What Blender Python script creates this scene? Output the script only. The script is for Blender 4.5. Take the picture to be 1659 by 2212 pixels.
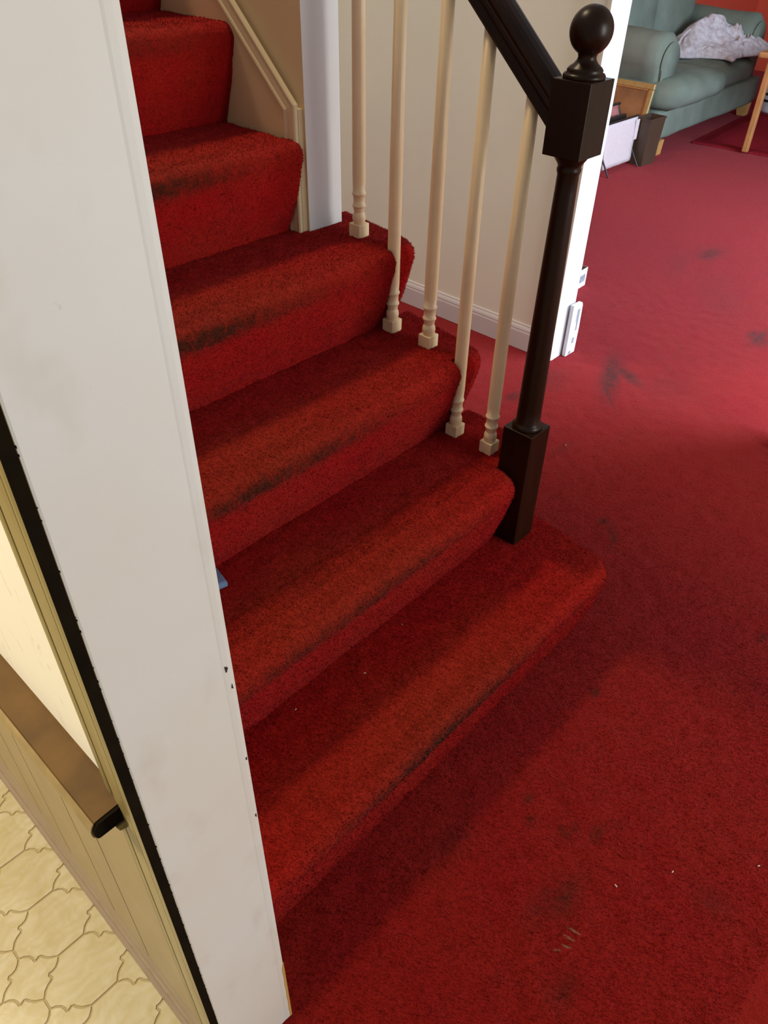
import bpy, bmesh, math, random
from mathutils import Vector, Matrix, noise
random.seed(7)
for o in list(bpy.data.objects): bpy.data.objects.remove(o)
S = bpy.context.scene
COL = S.collection
R = math.radians

# ------------------------------------------------------------------ camera
CAM = (0.0, -0.516, 1.4234)
F, PITCH, YAW, ROLL = 1634.4, 0.686674, 0.830874, 0.0230723
d = Vector((math.sin(YAW)*math.cos(PITCH), math.cos(YAW)*math.cos(PITCH), -math.sin(PITCH)))
rt = Vector((math.cos(YAW), -math.sin(YAW), 0)); up = rt.cross(d)
r2 = math.cos(ROLL)*rt + math.sin(ROLL)*up
u2 = -math.sin(ROLL)*rt + math.cos(ROLL)*up
cd = bpy.data.cameras.new('camera'); cam = bpy.data.objects.new('camera', cd); COL.objects.link(cam)
cam.matrix_world = Matrix(((r2.x, u2.x, -d.x, CAM[0]), (r2.y, u2.y, -d.y, CAM[1]), (r2.z, u2.z, -d.z, CAM[2]), (0, 0, 0, 1)))
cd.sensor_fit = 'HORIZONTAL'; cd.sensor_width = 36; cd.lens = F/1659*36; cd.clip_start = .02
S.camera = cam

# ------------------------------------------------------------------ world, lights, exposure
w = bpy.data.worlds.new('world'); S.world = w; w.use_nodes = True
w.node_tree.nodes['Background'].inputs[0].default_value = (.92, .93, 1.0, 1)
w.node_tree.nodes['Background'].inputs[1].default_value = .25
S.view_settings.view_transform = 'Standard'; S.view_settings.look = 'None'
S.view_settings.exposure = 0; S.view_settings.gamma = 1
S.view_settings.use_curve_mapping = False

def area(name, loc, target, sx, sy, power, col):
    l = bpy.data.lights.new(name, 'AREA'); l.shape = 'RECTANGLE'; l.size = sx; l.size_y = sy
    l.energy = power; l.color = col
    o = bpy.data.objects.new(name, l); COL.objects.link(o); o.location = loc
    o.rotation_euler = (Vector(target)-Vector(loc)).to_track_quat('-Z', 'Y').to_euler()
    return o
area('window_light_living', (4.0, -1.85, 1.45), (3.5, .6, 0), 2.6, 1.4, 285, (.70, .83, 1.0))
area('entry_door_light', (1.7, -3.1, 1.5), (1.1, .2, .8), .9, 1.7, 72, (1.0, .98, .935))
area('upstairs_light', (.78, 2.75, 5.1), (.78, .4, .5), .62, .62, 112, (1.0, .76, .46))
area('kitchen_light', (-.85, 1.0, 2.35), (-.3, .5, .3), .35, .35, 68, (1.0, .86, .60))

# ------------------------------------------------------------------ materials
def mat(name):
    m = bpy.data.materials.new(name); m.use_nodes = True
    return m, m.node_tree, m.node_tree.nodes['Principled BSDF']
def N(nt, t, **k):
    n = nt.nodes.new(t)
    for a, b in k.items(): setattr(n, a, b)
    return n
def L(nt, a, b): nt.links.new(a, b)
def coord(nt, sc=(1, 1, 1)):
    g = N(nt, 'ShaderNodeNewGeometry'); m = N(nt, 'ShaderNodeMapping'); m.inputs['Scale'].default_value = sc
    L(nt, g.outputs['Position'], m.inputs['Vector']); return m.outputs[0]
def noi(nt, vec, scale, detail=3, rough=.55, dist=0):
    n = N(nt, 'ShaderNodeTexNoise'); n.inputs['Scale'].default_value = scale; n.inputs['Detail'].default_value = detail
    n.inputs['Roughness'].default_value = rough; n.inputs['Distortion'].default_value = dist
    L(nt, vec, n.inputs['Vector']); return n.outputs[0]
def ramp(nt, fac, stops):
    r = N(nt, 'ShaderNodeValToRGB'); e = r.color_ramp.elements
    while len(e) < len(stops): e.new(.5)
    for i, (p, c) in enumerate(stops):
        e[i].position = p; e[i].color = (c[0], c[1], c[2], 1) if hasattr(c, '__len__') else (c, c, c, 1)
    L(nt, fac, r.inputs[0]); return r.outputs[0]
def mix(nt, fac, a, b, mode='MIX'):
    m = N(nt, 'ShaderNodeMix', data_type='RGBA', blend_type=mode)
    if hasattr(fac, 'links'): L(nt, fac, m.inputs[0])
    else: m.inputs[0].default_value = fac
    for s, v in ((m.inputs[6], a), (m.inputs[7], b)):
        if hasattr(v, 'links'): L(nt, v, s)
        else: s.default_value = (v[0], v[1], v[2], 1)
    return m.outputs[2]
def math_(nt, op, a, b=None, c=None):
    m = N(nt, 'ShaderNodeMath', operation=op)
    for i, v in enumerate((a, b, c)):
        if v is None: continue
        if hasattr(v, 'links'): L(nt, v, m.inputs[i])
        else: m.inputs[i].default_value = v
    return m.outputs[0]
def bump(nt, p, h, strength, dist):
    b = N(nt, 'ShaderNodeBump'); b.inputs['Strength'].default_value = strength; b.inputs['Distance'].default_value = dist
    L(nt, h, b.inputs['Height']); L(nt, b.outputs[0], p.inputs['Normal'])
def simple(name, col, rough=.6, var=.12, scale=12, bmp=0, bscale=60, metal=0, coat=0, sc=(1, 1, 1), spec=.5):
    m, nt, p = mat(name); v = coord(nt, sc)
    n = noi(nt, v, scale, 4)
    c = mix(nt, ramp(nt, n, [(.3, 0), (.7, 1)]), [x*(1-var) for x in col], [min(1, x*(1+var)) for x in col])
    L(nt, c, p.inputs['Base Color']); p.inputs['Roughness'].default_value = rough; p.inputs['Metallic'].default_value = metal
    p.inputs['Coat Weight'].default_value = coat; p.inputs['Specular IOR Level'].default_value = spec
    if bmp: bump(nt, p, noi(nt, v, bscale, 3), bmp, .002)
    return m

MARKS = [(0.6633, -0.3913, 0.0155, 0.0028, -77.9), (0.6471, -0.3917, 0.0129, 0.0028, -74.8), (0.6321, -0.3963, 0.0110, 0.0028, -68.5), (0.6158, -0.3874, 0.0072, 0.0028, -58.4),]
def carpet_mat(name, red, orange, pile=1.0, sheen=.21, cracks=.8, marks=False):
    m, nt, p = mat(name); v = coord(nt)
    fine = noi(nt, v, 520, 3, .7)
    tuft = noi(nt, v, 150, 3, .65, .6)
    big = noi(nt, v, 5, 3)
    blot = noi(nt, v, 22, 4, .6)
    # short curved cracks where the pile parts
    stretch = coord(nt, (60, 105, 80))
    vc = N(nt, 'ShaderNodeTexVoronoi', feature='DISTANCE_TO_EDGE'); vc.inputs['Scale'].default_value = 1.0
    wn = N(nt, 'ShaderNodeTexNoise'); wn.inputs['Scale'].default_value = 1.3; L(nt, stretch, wn.inputs['Vector'])
    L(nt, mix(nt, .45, stretch, wn.outputs['Color'], 'ADD'), vc.inputs['Vector'])
    crack = ramp(nt, vc.outputs['Distance'], [(0, 1), (.09, 0)])
    cm = math_(nt, 'MULTIPLY', crack, ramp(nt, blot, [(.50, 0), (.74, cracks)]))
    base = mix(nt, ramp(nt, big, [(.35, 0), (.65, 1)]), red, orange)
    base = mix(nt, ramp(nt, fine, [(.3, .55), (.62, 0)]), base, [x*.38 for x in red])
    base = mix(nt, ramp(nt, tuft, [(.30, .45), (.55, 0)]), base, [x*.45 for x in red])
    base = mix(nt, ramp(nt, fine, [(.55, 0), (.85, .4)]), base, [min(1, x*1.7+.01) for x in orange])
    base = mix(nt, cm, base, [x*.22 for x in red])
    front_tint = N(nt, 'ShaderNodeAttribute', attribute_name='front_tint')
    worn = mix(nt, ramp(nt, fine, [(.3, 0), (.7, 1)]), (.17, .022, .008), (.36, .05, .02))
    base = mix(nt, math_(nt, 'MULTIPLY', front_tint.outputs['Fac'], .8), base, worn)  # orange-brown tint on the tread fronts, strongest towards mid-width
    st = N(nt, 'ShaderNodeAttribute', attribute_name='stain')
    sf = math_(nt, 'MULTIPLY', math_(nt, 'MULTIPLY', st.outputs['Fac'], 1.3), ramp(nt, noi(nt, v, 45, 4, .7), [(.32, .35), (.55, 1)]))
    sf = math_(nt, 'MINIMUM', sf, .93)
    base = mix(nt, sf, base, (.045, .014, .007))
    pl = N(nt, 'ShaderNodeAttribute', attribute_name='pale')
    pf = math_(nt, 'MULTIPLY', pl.outputs['Fac'], ramp(nt, noi(nt, v, 130, 3, .7), [(.4, 0), (.6, .8)]))
    base = mix(nt, pf, base, (.33, .22, .13))
    if marks:      # four dried paint strokes on the hall carpet
        for cx, cy, ra, rb, an in MARKS:
            mp = N(nt, 'ShaderNodeMapping', vector_type='TEXTURE'); mp.inputs['Location'].default_value = (cx, cy, 0)
            mp.inputs['Rotation'].default_value = (0, 0, R(an)); mp.inputs['Scale'].default_value = (ra, rb, 1)
            fl = N(nt, 'ShaderNodeVectorMath', operation='MULTIPLY'); fl.inputs[1].default_value = (1, 1, 0); L(nt, v, fl.inputs[0])
            L(nt, fl.outputs[0], mp.inputs['Vector'])
            ln = N(nt, 'ShaderNodeVectorMath', operation='LENGTH'); L(nt, mp.outputs[0], ln.inputs[0])
            k_ = math_(nt, 'MULTIPLY', ramp(nt, ln.outputs['Value'], [(.45, .8), (1, 0)]), ramp(nt, noi(nt, v, 170, 2), [(.35, .3), (.55, 1)]))
            base = mix(nt, k_, base, (.22, .15, .085))
    L(nt, base, p.inputs['Base Color'])
    p.inputs['Roughness'].default_value = 1; p.inputs['Specular IOR Level'].default_value = .05
    p.inputs['Sheen Weight'].default_value = sheen; p.inputs['Sheen Roughness'].default_value = .5
    p.inputs['Sheen Tint'].default_value = (1, .34, .42, 1)
    h = math_(nt, 'ADD', math_(nt, 'MULTIPLY', fine, .5), math_(nt, 'ADD', tuft, math_(nt, 'MULTIPLY', cm, -.8)))
    bump(nt, p, h, .9*pile, .004)
    return m
CARPET = carpet_mat('red_carpet', (.29, .0078, .0058), (.29, .0115, .0056), cracks=.55, marks=True)
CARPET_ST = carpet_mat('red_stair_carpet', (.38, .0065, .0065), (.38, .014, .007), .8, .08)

# painted white wall end with grubby marks
WHITE, nt, p = mat('white_wall_paint'); v = coord(nt)
c = mix(nt, ramp(nt, noi(nt, v, 3.5, 4), [(.35, 0), (.7, 1)]), (.69, .70, .67), (.66, .63, .56))
c = mix(nt, ramp(nt, noi(nt, coord(nt, (1, 1, .6)), 17, 3, .5), [(.58, 0), (.78, .28)]), c, (.42, .33, .20))
c = mix(nt, ramp(nt, noi(nt, v, 60, 2), [(.78, 0), (.83, .5)]), c, (.3, .24, .15))
L(nt, c, p.inputs['Base Color']); p.inputs['Roughness'].default_value = .55
bump(nt, p, noi(nt, v, 90, 3), .12, .001)
WALLP = simple('cream_wall_paint', (.83, .81, .68), .6, .03, 3, .08, 120)
TANW = simple('shade_tinted_stair_wall', (.64, .49, .29), .65, .03, 3, .08, 120)  # stair wall is cream; its tan shadow tone is put into the colour
JAMB = simple('white_gloss_paint', (.66, .67, .67), .4, .02, 6)
TRIMC = simple('cream_gloss_trim', (.64, .53, .33), .38, .04, 8)
CREAMC = simple('cream_white_gloss_trim', (.68, .66, .57), .4, .03, 8)
BASEW = simple('pale_baseboard_paint', (.64, .60, .60), .4, .03, 6)
SPIND = simple('cream_baluster_paint', (.88, .71, .46), .32, .05, 14, .05, 150)
# dark stained wood
WOOD, nt, p = mat('dark_stained_wood'); v = coord(nt, (60, 60, 3))
n = noi(nt, v, 1.2, 4, .6)
L(nt, mix(nt, n, (.004, .0022, .001), (.026, .009, .0035)), p.inputs['Base Color'])
p.inputs['Roughness'].default_value = .34; p.inputs['Specular IOR Level'].default_value = .22
bump(nt, p, n, .05, .001)
KTRIM = simple('golden_brown_gloss_paint', (.29, .225, .085), .33, .10, 9, .04, 60, sc=(3, 3, 1))
KEDGE = simple('dark_brown_casing_edge', (.008, .005, .002), .9, .3, 30, spec=.08)
KRAIL = simple('brown_worn_rail', (.10, .050, .011), .6, .28, 16, .06, 40, spec=.25)
KPLANK = simple('tan_wall_plank', (.37, .275, .14), .42, .08, 7, .04, 80, sc=(2, 2, 1))
KBASE = simple('taupe_kitchen_baseboard', (.32, .235, .165), .35, .08, 7)
# kitchen wallpaper, cream with faint pink sprigs
PAPER, nt, p = mat('cream_sprigged_wallpaper'); v = coord(nt)
f = noi(nt, coord(nt, (1, 1, .35)), 48, 3, .6, 1.2)
c = mix(nt, ramp(nt, f, [(.60, 0), (.68, .5)]), (.92, .87, .74), (.66, .46, .34))
L(nt, c, p.inputs['Base Color']); p.inputs['Roughness'].default_value = .7
# vinyl tiles
def tile_mat(name, a, b):
    m, nt, p = mat(name); v = coord(nt)
    c = mix(nt, ramp(nt, noi(nt, v, 16, 5, .65, 1.5), [(.35, 0), (.68, 1)]), a, b)
    w_ = N(nt, 'ShaderNodeTexWave', wave_type='RINGS'); w_.inputs['Scale'].default_value = 16
    w_.inputs['Distortion'].default_value = 12; w_.inputs['Detail'].default_value = 3; L(nt, v, w_.inputs['Vector'])
    c = mix(nt, math_(nt, 'MULTIPLY', w_.outputs['Fac'], .30), c, (.42, .32, .11))
    c = mix(nt, ramp(nt, noi(nt, v, 260, 2), [(.66, 0), (.74, .5)]), c, (.42, .31, .13))
    L(nt, c, p.inputs['Base Color']); p.inputs['Roughness'].default_value = .38
    bump(nt, p, noi(nt, v, 60, 4), .12, .002); return m
TILE = tile_mat('straw_yellow_vinyl_tile', (.53, .47, .32), (.44, .37, .20))
GROUT = simple('olive_tile_joint', (.36, .28, .13), .6, .1, 20)
SOFA = simple('sage_green_suede', (.155, .185, .150), .9, .16, 5, .25, 300, spec=.1)
RED_W = simple('red_orange_wall_paint', (.62, .085, .045), .6, .03, 3)
BROWN = simple('dark_brown_bin', (.055, .032, .018), .5, .1, 10)
OAK = simple('honey_oak_wood', (.42, .19, .065), .4, .15, 14, sc=(4, 4, 1))
PINE = simple('pale_sofa_foot_wood', (.50, .27, .09), .4, .12, 14, sc=(4, 4, 1))
CANVAS = simple('pinkish_white_canvas', (.62, .53, .54), .9, .10, 160, .5, 400)
PINK = simple('dusty_pink_canvas', (.36, .13, .12), .9, .1, 100)
BLACK = simple('black_metal', (.015, .012, .010), .4, .1, 10)
GOLD = simple('gilt_frame_wood', (.34, .22, .07), .35, .15, 40)
ART = simple('brown_toned_print', (.23, .11, .04), .5, .45, 5)
RUG = simple('burgundy_rug', (.22, .012, .020), 1, .15, 60, .5, 300, spec=.05)
RUGB = simple('dark_burgundy_rug_border', (.16, .008, .012), 1, .15, 60, .5, 300, spec=.05)
CARD = simple('white_card', (.80, .81, .84), .6, .03, 12)
CARDIN = simple('brown_card', (.28, .17, .10), .8, .1, 12)
GREYC = simple('grey_print_on_card', (.24, .25, .28), .6, .3, 40)
BLUE = simple('pale_blue_gloss_plastic', (.13, .22, .38), .25, .2, 30, coat=.3)
LINT = simple('off_white_lint', (.75, .62, .50), .9, .1, 50)
STRIPE = simple('black_stripe_fabric', (.02, .02, .025), .9, .1, 50)
# throw: pale fleece with grey and pink blotches
THROW, nt, p = mat('pale_patterned_fleece'); v = coord(nt)
c = mix(nt, ramp(nt, noi(nt, v, 26, 4, .6), [(.4, 0), (.65, 1)]), (.58, .55, .58), (.42, .36, .39))
c = mix(nt, ramp(nt, noi(nt, v, 11, 2, .5), [(.66, 0), (.74, .75)]), c, (.24, .09, .05))
L(nt, c, p.inputs['Base Color']); p.inputs['Roughness'].default_value = 1
bump(nt, p, noi(nt, v, 120, 3), .5, .004)

# ------------------------------------------------------------------ mesh helpers
def link(name, bm, m, parent=None, smooth=False, kind=None):
    me = bpy.data.meshes.new(name)
    bmesh.ops.recalc_face_normals(bm, faces=bm.faces)
    bm.to_mesh(me); bm.free()
    for x in (m if isinstance(m, (list, tuple)) else [m]): me.materials.append(x)
    o = bpy.data.objects.new(name, me); COL.objects.link(o)
    if smooth:
        me.polygons.foreach_set('use_smooth', [True]*len(me.polygons))
    if parent: o.parent = parent
    if kind: o['kind'] = kind
    return o
def tag(o, label, cat, group=None):
    o['label'] = label; o['category'] = cat
    if group: o['group'] = group
    return o
def empty(name, loc=(0, 0, 0), rz=0):
    o = bpy.data.objects.new(name, None); COL.objects.link(o); o.location = loc; o.rotation_euler = (0, 0, rz)
    o.empty_display_size = .05
    return o
def box(bm, a, b, bevel=0, seg=2, M=None, mi=0):
    vs = [bm.verts.new((x, y, z)) for x in (a[0], b[0]) for y in (a[1], b[1]) for z in (a[2], b[2])]
    fs = [bm.faces.new([vs[i] for i in q]) for q in ((0, 1, 3, 2), (4, 6, 7, 5), (0, 4, 5, 1), (2, 3, 7, 6), (0, 2, 6, 4), (1, 5, 7, 3))]
    for f_ in fs: f_.material_index = mi
    out = vs
    if bevel:
        es = list({e for f_ in fs for e in f_.edges})
        r_ = bmesh.ops.bevel(bm, geom=es, offset=bevel, segments=seg, profile=.5, affect='EDGES')
        out = list({v_ for f_ in r_['faces'] for v_ in f_.verts} | {v_ for v_ in vs if v_.is_valid})
    if M: bmesh.ops.transform(bm, matrix=M, verts=out)
    return out
def lathe(bm, prof, cx, cy, z0, seg=28):
    rings = []
    for r_, z in prof:
        rings.append([bm.verts.new((cx+r_*math.cos(2*math.pi*i/seg), cy+r_*math.sin(2*math.pi*i/seg), z0+z)) for i in range(seg)])
    for a, b in zip(rings, rings[1:]):
        for i in range(seg):
            f_ = bm.faces.new((a[i], a[(i+1) % seg], b[(i+1) % seg], b[i])); f_.smooth = True
    bm.faces.new(rings[0][::-1]); bm.faces.new(rings[-1])
def prism(bm, pts, path0, path1, frame):
    """pts 2D profile, frame maps (a,b)->Vector offset; swept from path0 to path1"""
    A = [bm.verts.new(Vector(path0)+frame(*p_)) for p_ in pts]
    B = [bm.verts.new(Vector(path1)+frame(*p_)) for p_ in pts]
    n = len(pts)
    for i in range(n): bm.faces.new((A[i], A[(i+1) % n], B[(i+1) % n], B[i]))
    bm.faces.new(A[::-1]); bm.faces.new(B)
def rod(bm, a, b, r, seg=10):
    a, b = Vector(a), Vector(b); q = (b-a).to_track_quat('Z', 'Y')
    A = []; B = []
    for i in range(seg):
        o = q @ Vector((r*math.cos(2*math.pi*i/seg), r*math.sin(2*math.pi*i/seg), 0))
        A.append(bm.verts.new(a+o)); B.append(bm.verts.new(b+o))
    for i in range(seg): bm.faces.new((A[i], A[(i+1) % seg], B[(i+1) % seg], B[i]))
    bm.faces.new(A[::-1]); bm.faces.new(B)
def sstep(a, b, x):
    t = max(0, min(1, (x-a)/(b-a))); return t*t*(3-2*t)

# ------------------------------------------------------------------ the floor (hall and living room carpet)
def lines(segs):
    out = []
    for a, b, s in segs:
        n = max(1, round((b-a)/s)); out += [a+(b-a)*i/n for i in range(n)]
    return out+[segs[-1][1]]
DARK = [(2.50, .600, .16, .035, .9, 25), (2.55, .56, .09, .03, .8, 60), (2.38, .545, .10, .010, .8, 40), (4.01, .893, .09, .045, .8, 0), (3.75, .95, .16, .05, .25, 20),
        (3.23, .319, .085, .022, .9, 0), (3.246, .352, .045, .022, .8, 0), (3.20, .285, .05, .02, .6, 0), (1.706, .165, .018, .013, .8, 0),
        (1.662, .106, .03, .010, .7, 30), (1.69, .13, .02, .01, .5, 0), (1.146, -.144, .012, .009, .7, 0), (1.59, -.36, .014, .008, .7, 0), (.817, -.185, .012, .009, .6, 0), (.786, -.218, .010, .008, .5, 0),
        (.81, -.278, .010, .008, .7, 0), (.85, -.326, .022, .010, .5, 0), (.83, -.29, .010, .008, .5, 0), (.70, -.348, .04, .020, .55, 0), (.66, -.325, .05, .02, .35, 0),
        (.882, -.55, .03, .035, .30, 0), (.568, -.429, .035, .02, .35, 0), (2.589, .413, .16, .10, .22, 0), (2.107, .775, .035, .02, .75, 0),
        (2.3, .75, .12, .05, .3, 0), (1.95, .46, .05, .02, .25, 0), (3.5, .6, .3, .12, .18, 30), (.64, -.13, .06, .03, .25, 0)]
PALE = []
def ell(lst, x, y):
    v_ = 0
    for cx, cy, a, b, s, ang in lst:
        if abs(x-cx) > 3*a or abs(y-cy) > 3*a: continue
        c_, s_ = math.cos(R(ang)), math.sin(R(ang)); dx, dy = x-cx, y-cy
        q = ((dx*c_+dy*s_)/a)**2+((-dx*s_+dy*c_)/b)**2
        v_ = max(v_, s*math.exp(-q*.9))
    return v_
def set_attr(me, name, vals):
    a = me.attributes.new(name, 'FLOAT', 'POINT'); a.data.foreach_set('value', vals)
xs = lines([(.12, .45, .02), (.45, 1.05, .006), (1.05, 2.2, .012), (2.2, 3.4, .016), (3.4, 10, .08)])
ys = lines([(-3.6, -.75, .1), (-.75, -.30, .006), (-.30, .95, .014), (.95, 3.2, .06), (3.2, 5.1, .2)])
vs = []; fs = []; st = []; pa = []
for y in ys:
    for x in xs:
        z = .0025*noise.noise((x*22, y*22, 0)) + .0012*noise.noise((x*90, y*90, 3)) - .0015
        vs.append((x, y, z)); st.append(ell(DARK, x, y)); pa.append(ell(PALE, x, y))
nx = len(xs)
for j in range(len(ys)-1):
    for i in range(nx-1):
        a = j*nx+i; fs.append((a, a+1, a+nx+1, a+nx))
me = bpy.data.meshes.new('floor'); me.from_pydata(vs, [], fs); me.materials.append(CARPET)
set_attr(me, 'stain', st); set_attr(me, 'pale', pa); set_attr(me, 'front_tint', [0.0]*len(vs))
me.polygons.foreach_set('use_smooth', [True]*len(me.polygons))
floor = bpy.data.objects.new('floor', me); COL.objects.link(floor); floor['kind'] = 'structure'

# ------------------------------------------------------------------ kitchen floor: vinyl with octagon and small tiles
bm = bmesh.new(); box(bm, (-2.2, -2.2, -.03), (.12, 2.4, -.0022))
kf = link('floor_kitchen', bm, GROUT, kind='structure')
PX, PY = .1462, .1083; OX, OY = .0383, .2845; HX, HY = .0238, .0098
W1 = [(0, 0), (.13, .035), (.26, .032), (.36, -.02), (.42, -.082), (.46, -.075), (.51, .02), (.56, .03), (.68, -.015), (.80, -.032), (1, 0)]
def wav(a, b, flip):
    a, b = Vector(a), Vector(b)
    if flip: pts = [(1-t, -o) for t, o in W1[::-1]]
    else: pts = W1
    dd = b-a; n_ = Vector((-dd.y, dd.x))
    return [a+dd*t+n_*o for t, o in pts]
def octagon():
    hx, hy = PX/2, PY/2
    TR, TL = (HX, hy), (-HX, hy); LT, LB = (-hx, HY), (-hx, -HY); BL, BR = (-HX, -hy), (HX, -hy); RB, RT = (hx, -HY), (hx, HY)
    o = []
    for a, b, fl in ((TL, LT, 0), (LB, BL, 0), (BR, RB, 1), (RT, TR, 1)):
        o += wav(a, b, fl)
    return o
def square():
    hx, hy = PX/2, PY/2
    # corners relative to the centre of the small tile at (+hx,+hy) of an octagon
    l, r_, t, b = (HX-hx, 0), (hx-HX, 0), (0, hy-HY), (0, HY-hy)
    o = []
    # edges shared with the four neighbouring octagons
    o += [q for q in wav(b, l, 1)][:-1]                 # octagon lower left, edge RT->TR
    o += [q for q in wav(t, l, 0)[::-1]][:-1]           # octagon upper left, BR->RB reversed below
    o += [q for q in wav(r_, t, 0)[::-1]][:-1]
    o += [q for q in wav(b, r_, 0)[::-1]][:-1]
    return o
def shrink(pts, g):
    n_ = len(pts); out = []
    ar = sum(pts[i].x*pts[(i+1) % n_].y-pts[(i+1) % n_].x*pts[i].y for i in range(n_))
    s = 1 if ar > 0 else -1
    for i in range(n_):
        t = (pts[(i+1) % n_]-pts[i-1]); t.normalize(); out.append(pts[i]+Vector((-t.y, t.x))*s*g)
    return out
def tile_mesh(name, pts):
    cl = []
    for q in pts:
        if not cl or (q-cl[-1]).length > 1e-5: cl.append(q)
    if (cl[0]-cl[-1]).length < 1e-5: cl.pop()
    lo = shrink(cl, .0012); hi = shrink(cl, .0022)
    b = bmesh.new()
    A = [b.verts.new((q.x, q.y, -.0025)) for q in lo]; B = [b.verts.new((q.x, q.y, -.0003)) for q in hi]
    for i in range(len(A)): b.faces.new((A[i], A[(i+1) % len(A)], B[(i+1) % len(A)], B[i]))
    c_ = b.verts.new((0, 0, -.0003))
    for i in range(len(A)): b.faces.new((B[i], B[(i+1) % len(A)], c_))
    bmesh.ops.recalc_face_normals(b, faces=b.faces)
    m_ = bpy.data.meshes.new(name); b.to_mesh(m_); b.free(); m_.materials.append(TILE); return m_
oct_me = tile_mesh('tile', octagon())
# the small tile's outline is assembled from the octagons' own edges so that joints agree
def square2():
    hx, hy = PX/2, PY/2
    TR, RT = (HX, hy), (hx, HY)
    def sh(p_, dx, dy): return [Vector((q.x+dx, q.y+dy)) for q in p_]
    e1 = wav(RT, TR, 1)                         # lower-left octagon
    TL, LT = (-HX, hy), (-hx, HY)
    e2 = sh(wav(TL, LT, 0), PX, 0)              # lower-right octagon
    LB, BL = (-hx, -HY), (-HX, -hy)
    e3 = sh(wav(LB, BL, 0), PX, PY)             # upper-right octagon
    BR, RB = (HX, -hy), (hx, -HY)
    e4 = sh(wav(BR, RB, 1), 0, PY)              # upper-left octagon
    loop = e1[::-1]+e2[::-1]+e3[::-1]+e4[::-1]
    # e1: right->left ; order them head to tail
    segs = [e1, e2, e3, e4]; cur = list(e1); segs.remove(e1)
    while segs:
        for s in segs:
            if (s[0]-cur[-1]).length < 1e-4: cur += s[1:]; segs.remove(s); break
            if (s[-1]-cur[-1]).length < 1e-4: cur += s[::-1][1:]; segs.remove(s); break
        else: break
    return [q-Vector((hx, hy)) for q in cur]
sq_me = tile_mesh('tile', square2())
for j in range(-4, 9):
    for i in range(-5, 2):
        for m_, ox, oy in ((oct_me, 0, 0), (sq_me, -PX/2, PY/2)) if i < 1 else ((sq_me, -PX/2, PY/2),):
            if i == 1 and OY+j*PY+oy < -.10: continue
            o = bpy.data.objects.new('tile', m_); COL.objects.link(o); o.parent = kf
            o.location = (OX+i*PX+ox, OY+j*PY+oy, 0)

# ------------------------------------------------------------------ partition wall between kitchen and stairs
WX0, WX1, WY = .118, .232, -.125
bm = bmesh.new()
box(bm, (WX0, WY, 0), (WX1, 3.2, 2.5), .0022, 2)
bm.normal_update()
for f_ in bm.faces:
    f_.material_index = 1 if f_.normal.x < -.9 or (f_.calc_center_median().x < WX0+.0005) else 0
wl = link('wall_left', bm, [WHITE, PAPER], kind='structure')
bm = bmesh.new()
prism(bm, [(-.0005, 0), (-.0008, .0004), (-.005, .0007), (-.0095, .0004), (-.0115, 0)], (WX1, WY, .002), (WX1, WY, 2.5), lambda a, b: Vector((a, -b, 0)))
link('corner_bead', bm, WHITE, wl)
bm = bmesh.new()
A = [bm.verts.new((WX1-.0035+.0005*math.sin(i*1.7), WY-.0011, .212*i/16)) for i in range(17)]
A[-1].co.x = WX1-.0005
B = [bm.verts.new((WX1+.0006, WY-.0008, .212*i/16)) for i in range(17)]
for i in range(16): bm.faces.new((A[i], B[i], B[i+1], A[i+1]))
r_ = bmesh.ops.extrude_face_region(bm, geom=list(bm.faces)); bmesh.ops.translate(bm, verts=[q for q in r_['geom'] if isinstance(q, bmesh.types.BMVert)], vec=(0, .0012, 0))
link('worn_corner_strip', bm, simple('old_yellow_paint', (.50, .30, .08), .5), wl)
# small chips and scuffs on the wall corner
CHIP = simple('black_chip', (.02, .015, .012), .8)
for x, z, a, b in ((.2245, .8875, .0013, .0035), (.2275, .860, .0007, .003), (.2293, .742, .0008, .0022), (.2290, .632, .0008, .003)):
    bm = bmesh.new()
    vsx = []
    for i in range(9):
        t = 2*math.pi*i/9; k = 1+.4*math.sin(3*t+x*900)
        vsx.append(bm.verts.new((x+a*k*math.cos(t), WY-.00135, z+b*k*math.sin(t))))
    f_ = bm.faces.new(vsx); r_ = bmesh.ops.extrude_face_region(bm, geom=[f_])
    bmesh.ops.translate(bm, verts=[g for g in r_['geom'] if isinstance(g, bmesh.types.BMVert)], vec=(0, .001, 0))
    link('paint_chip', bm, CHIP, wl)
# ragged line of drips where wall paint meets the casing
# wainscot planks
KY = [-.058, .079, .181, .325, .43, .565, .67, .80, .92, 1.05, 1.2]
for i in range(len(KY)-1):
    bm = bmesh.new(); a, b = KY[i]+.0006, KY[i+1]-.0006
    prism(bm, [(a, 0), (a, -.0025), (a+.002, -.0045), (b-.002, -.0045), (b, -.0025), (b, 0)], (WX0, 0, .01), (WX0, 0, .742), lambda p_, q_: Vector((q_, p_, 0)))
    link('plank', bm, KPLANK, wl)
# kitchen baseboard with a cove top and shoe
bm = bmesh.new()
prism(bm, [(0, 0), (-.0180, 0), (-.0180, .010), (-.0165, .016), (-.0120, .020), (-.0118, .050), (-.0108, .060), (-.0075, .070), (-.0062, .078), (-.0045, .084), (0, .084)],
      (WX0, -.060, 0), (WX0, 1.2, 0), lambda a, b: Vector((a, 0, b)))
bsk = link('baseboard_kitchen', bm, KBASE, kind='structure')
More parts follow.
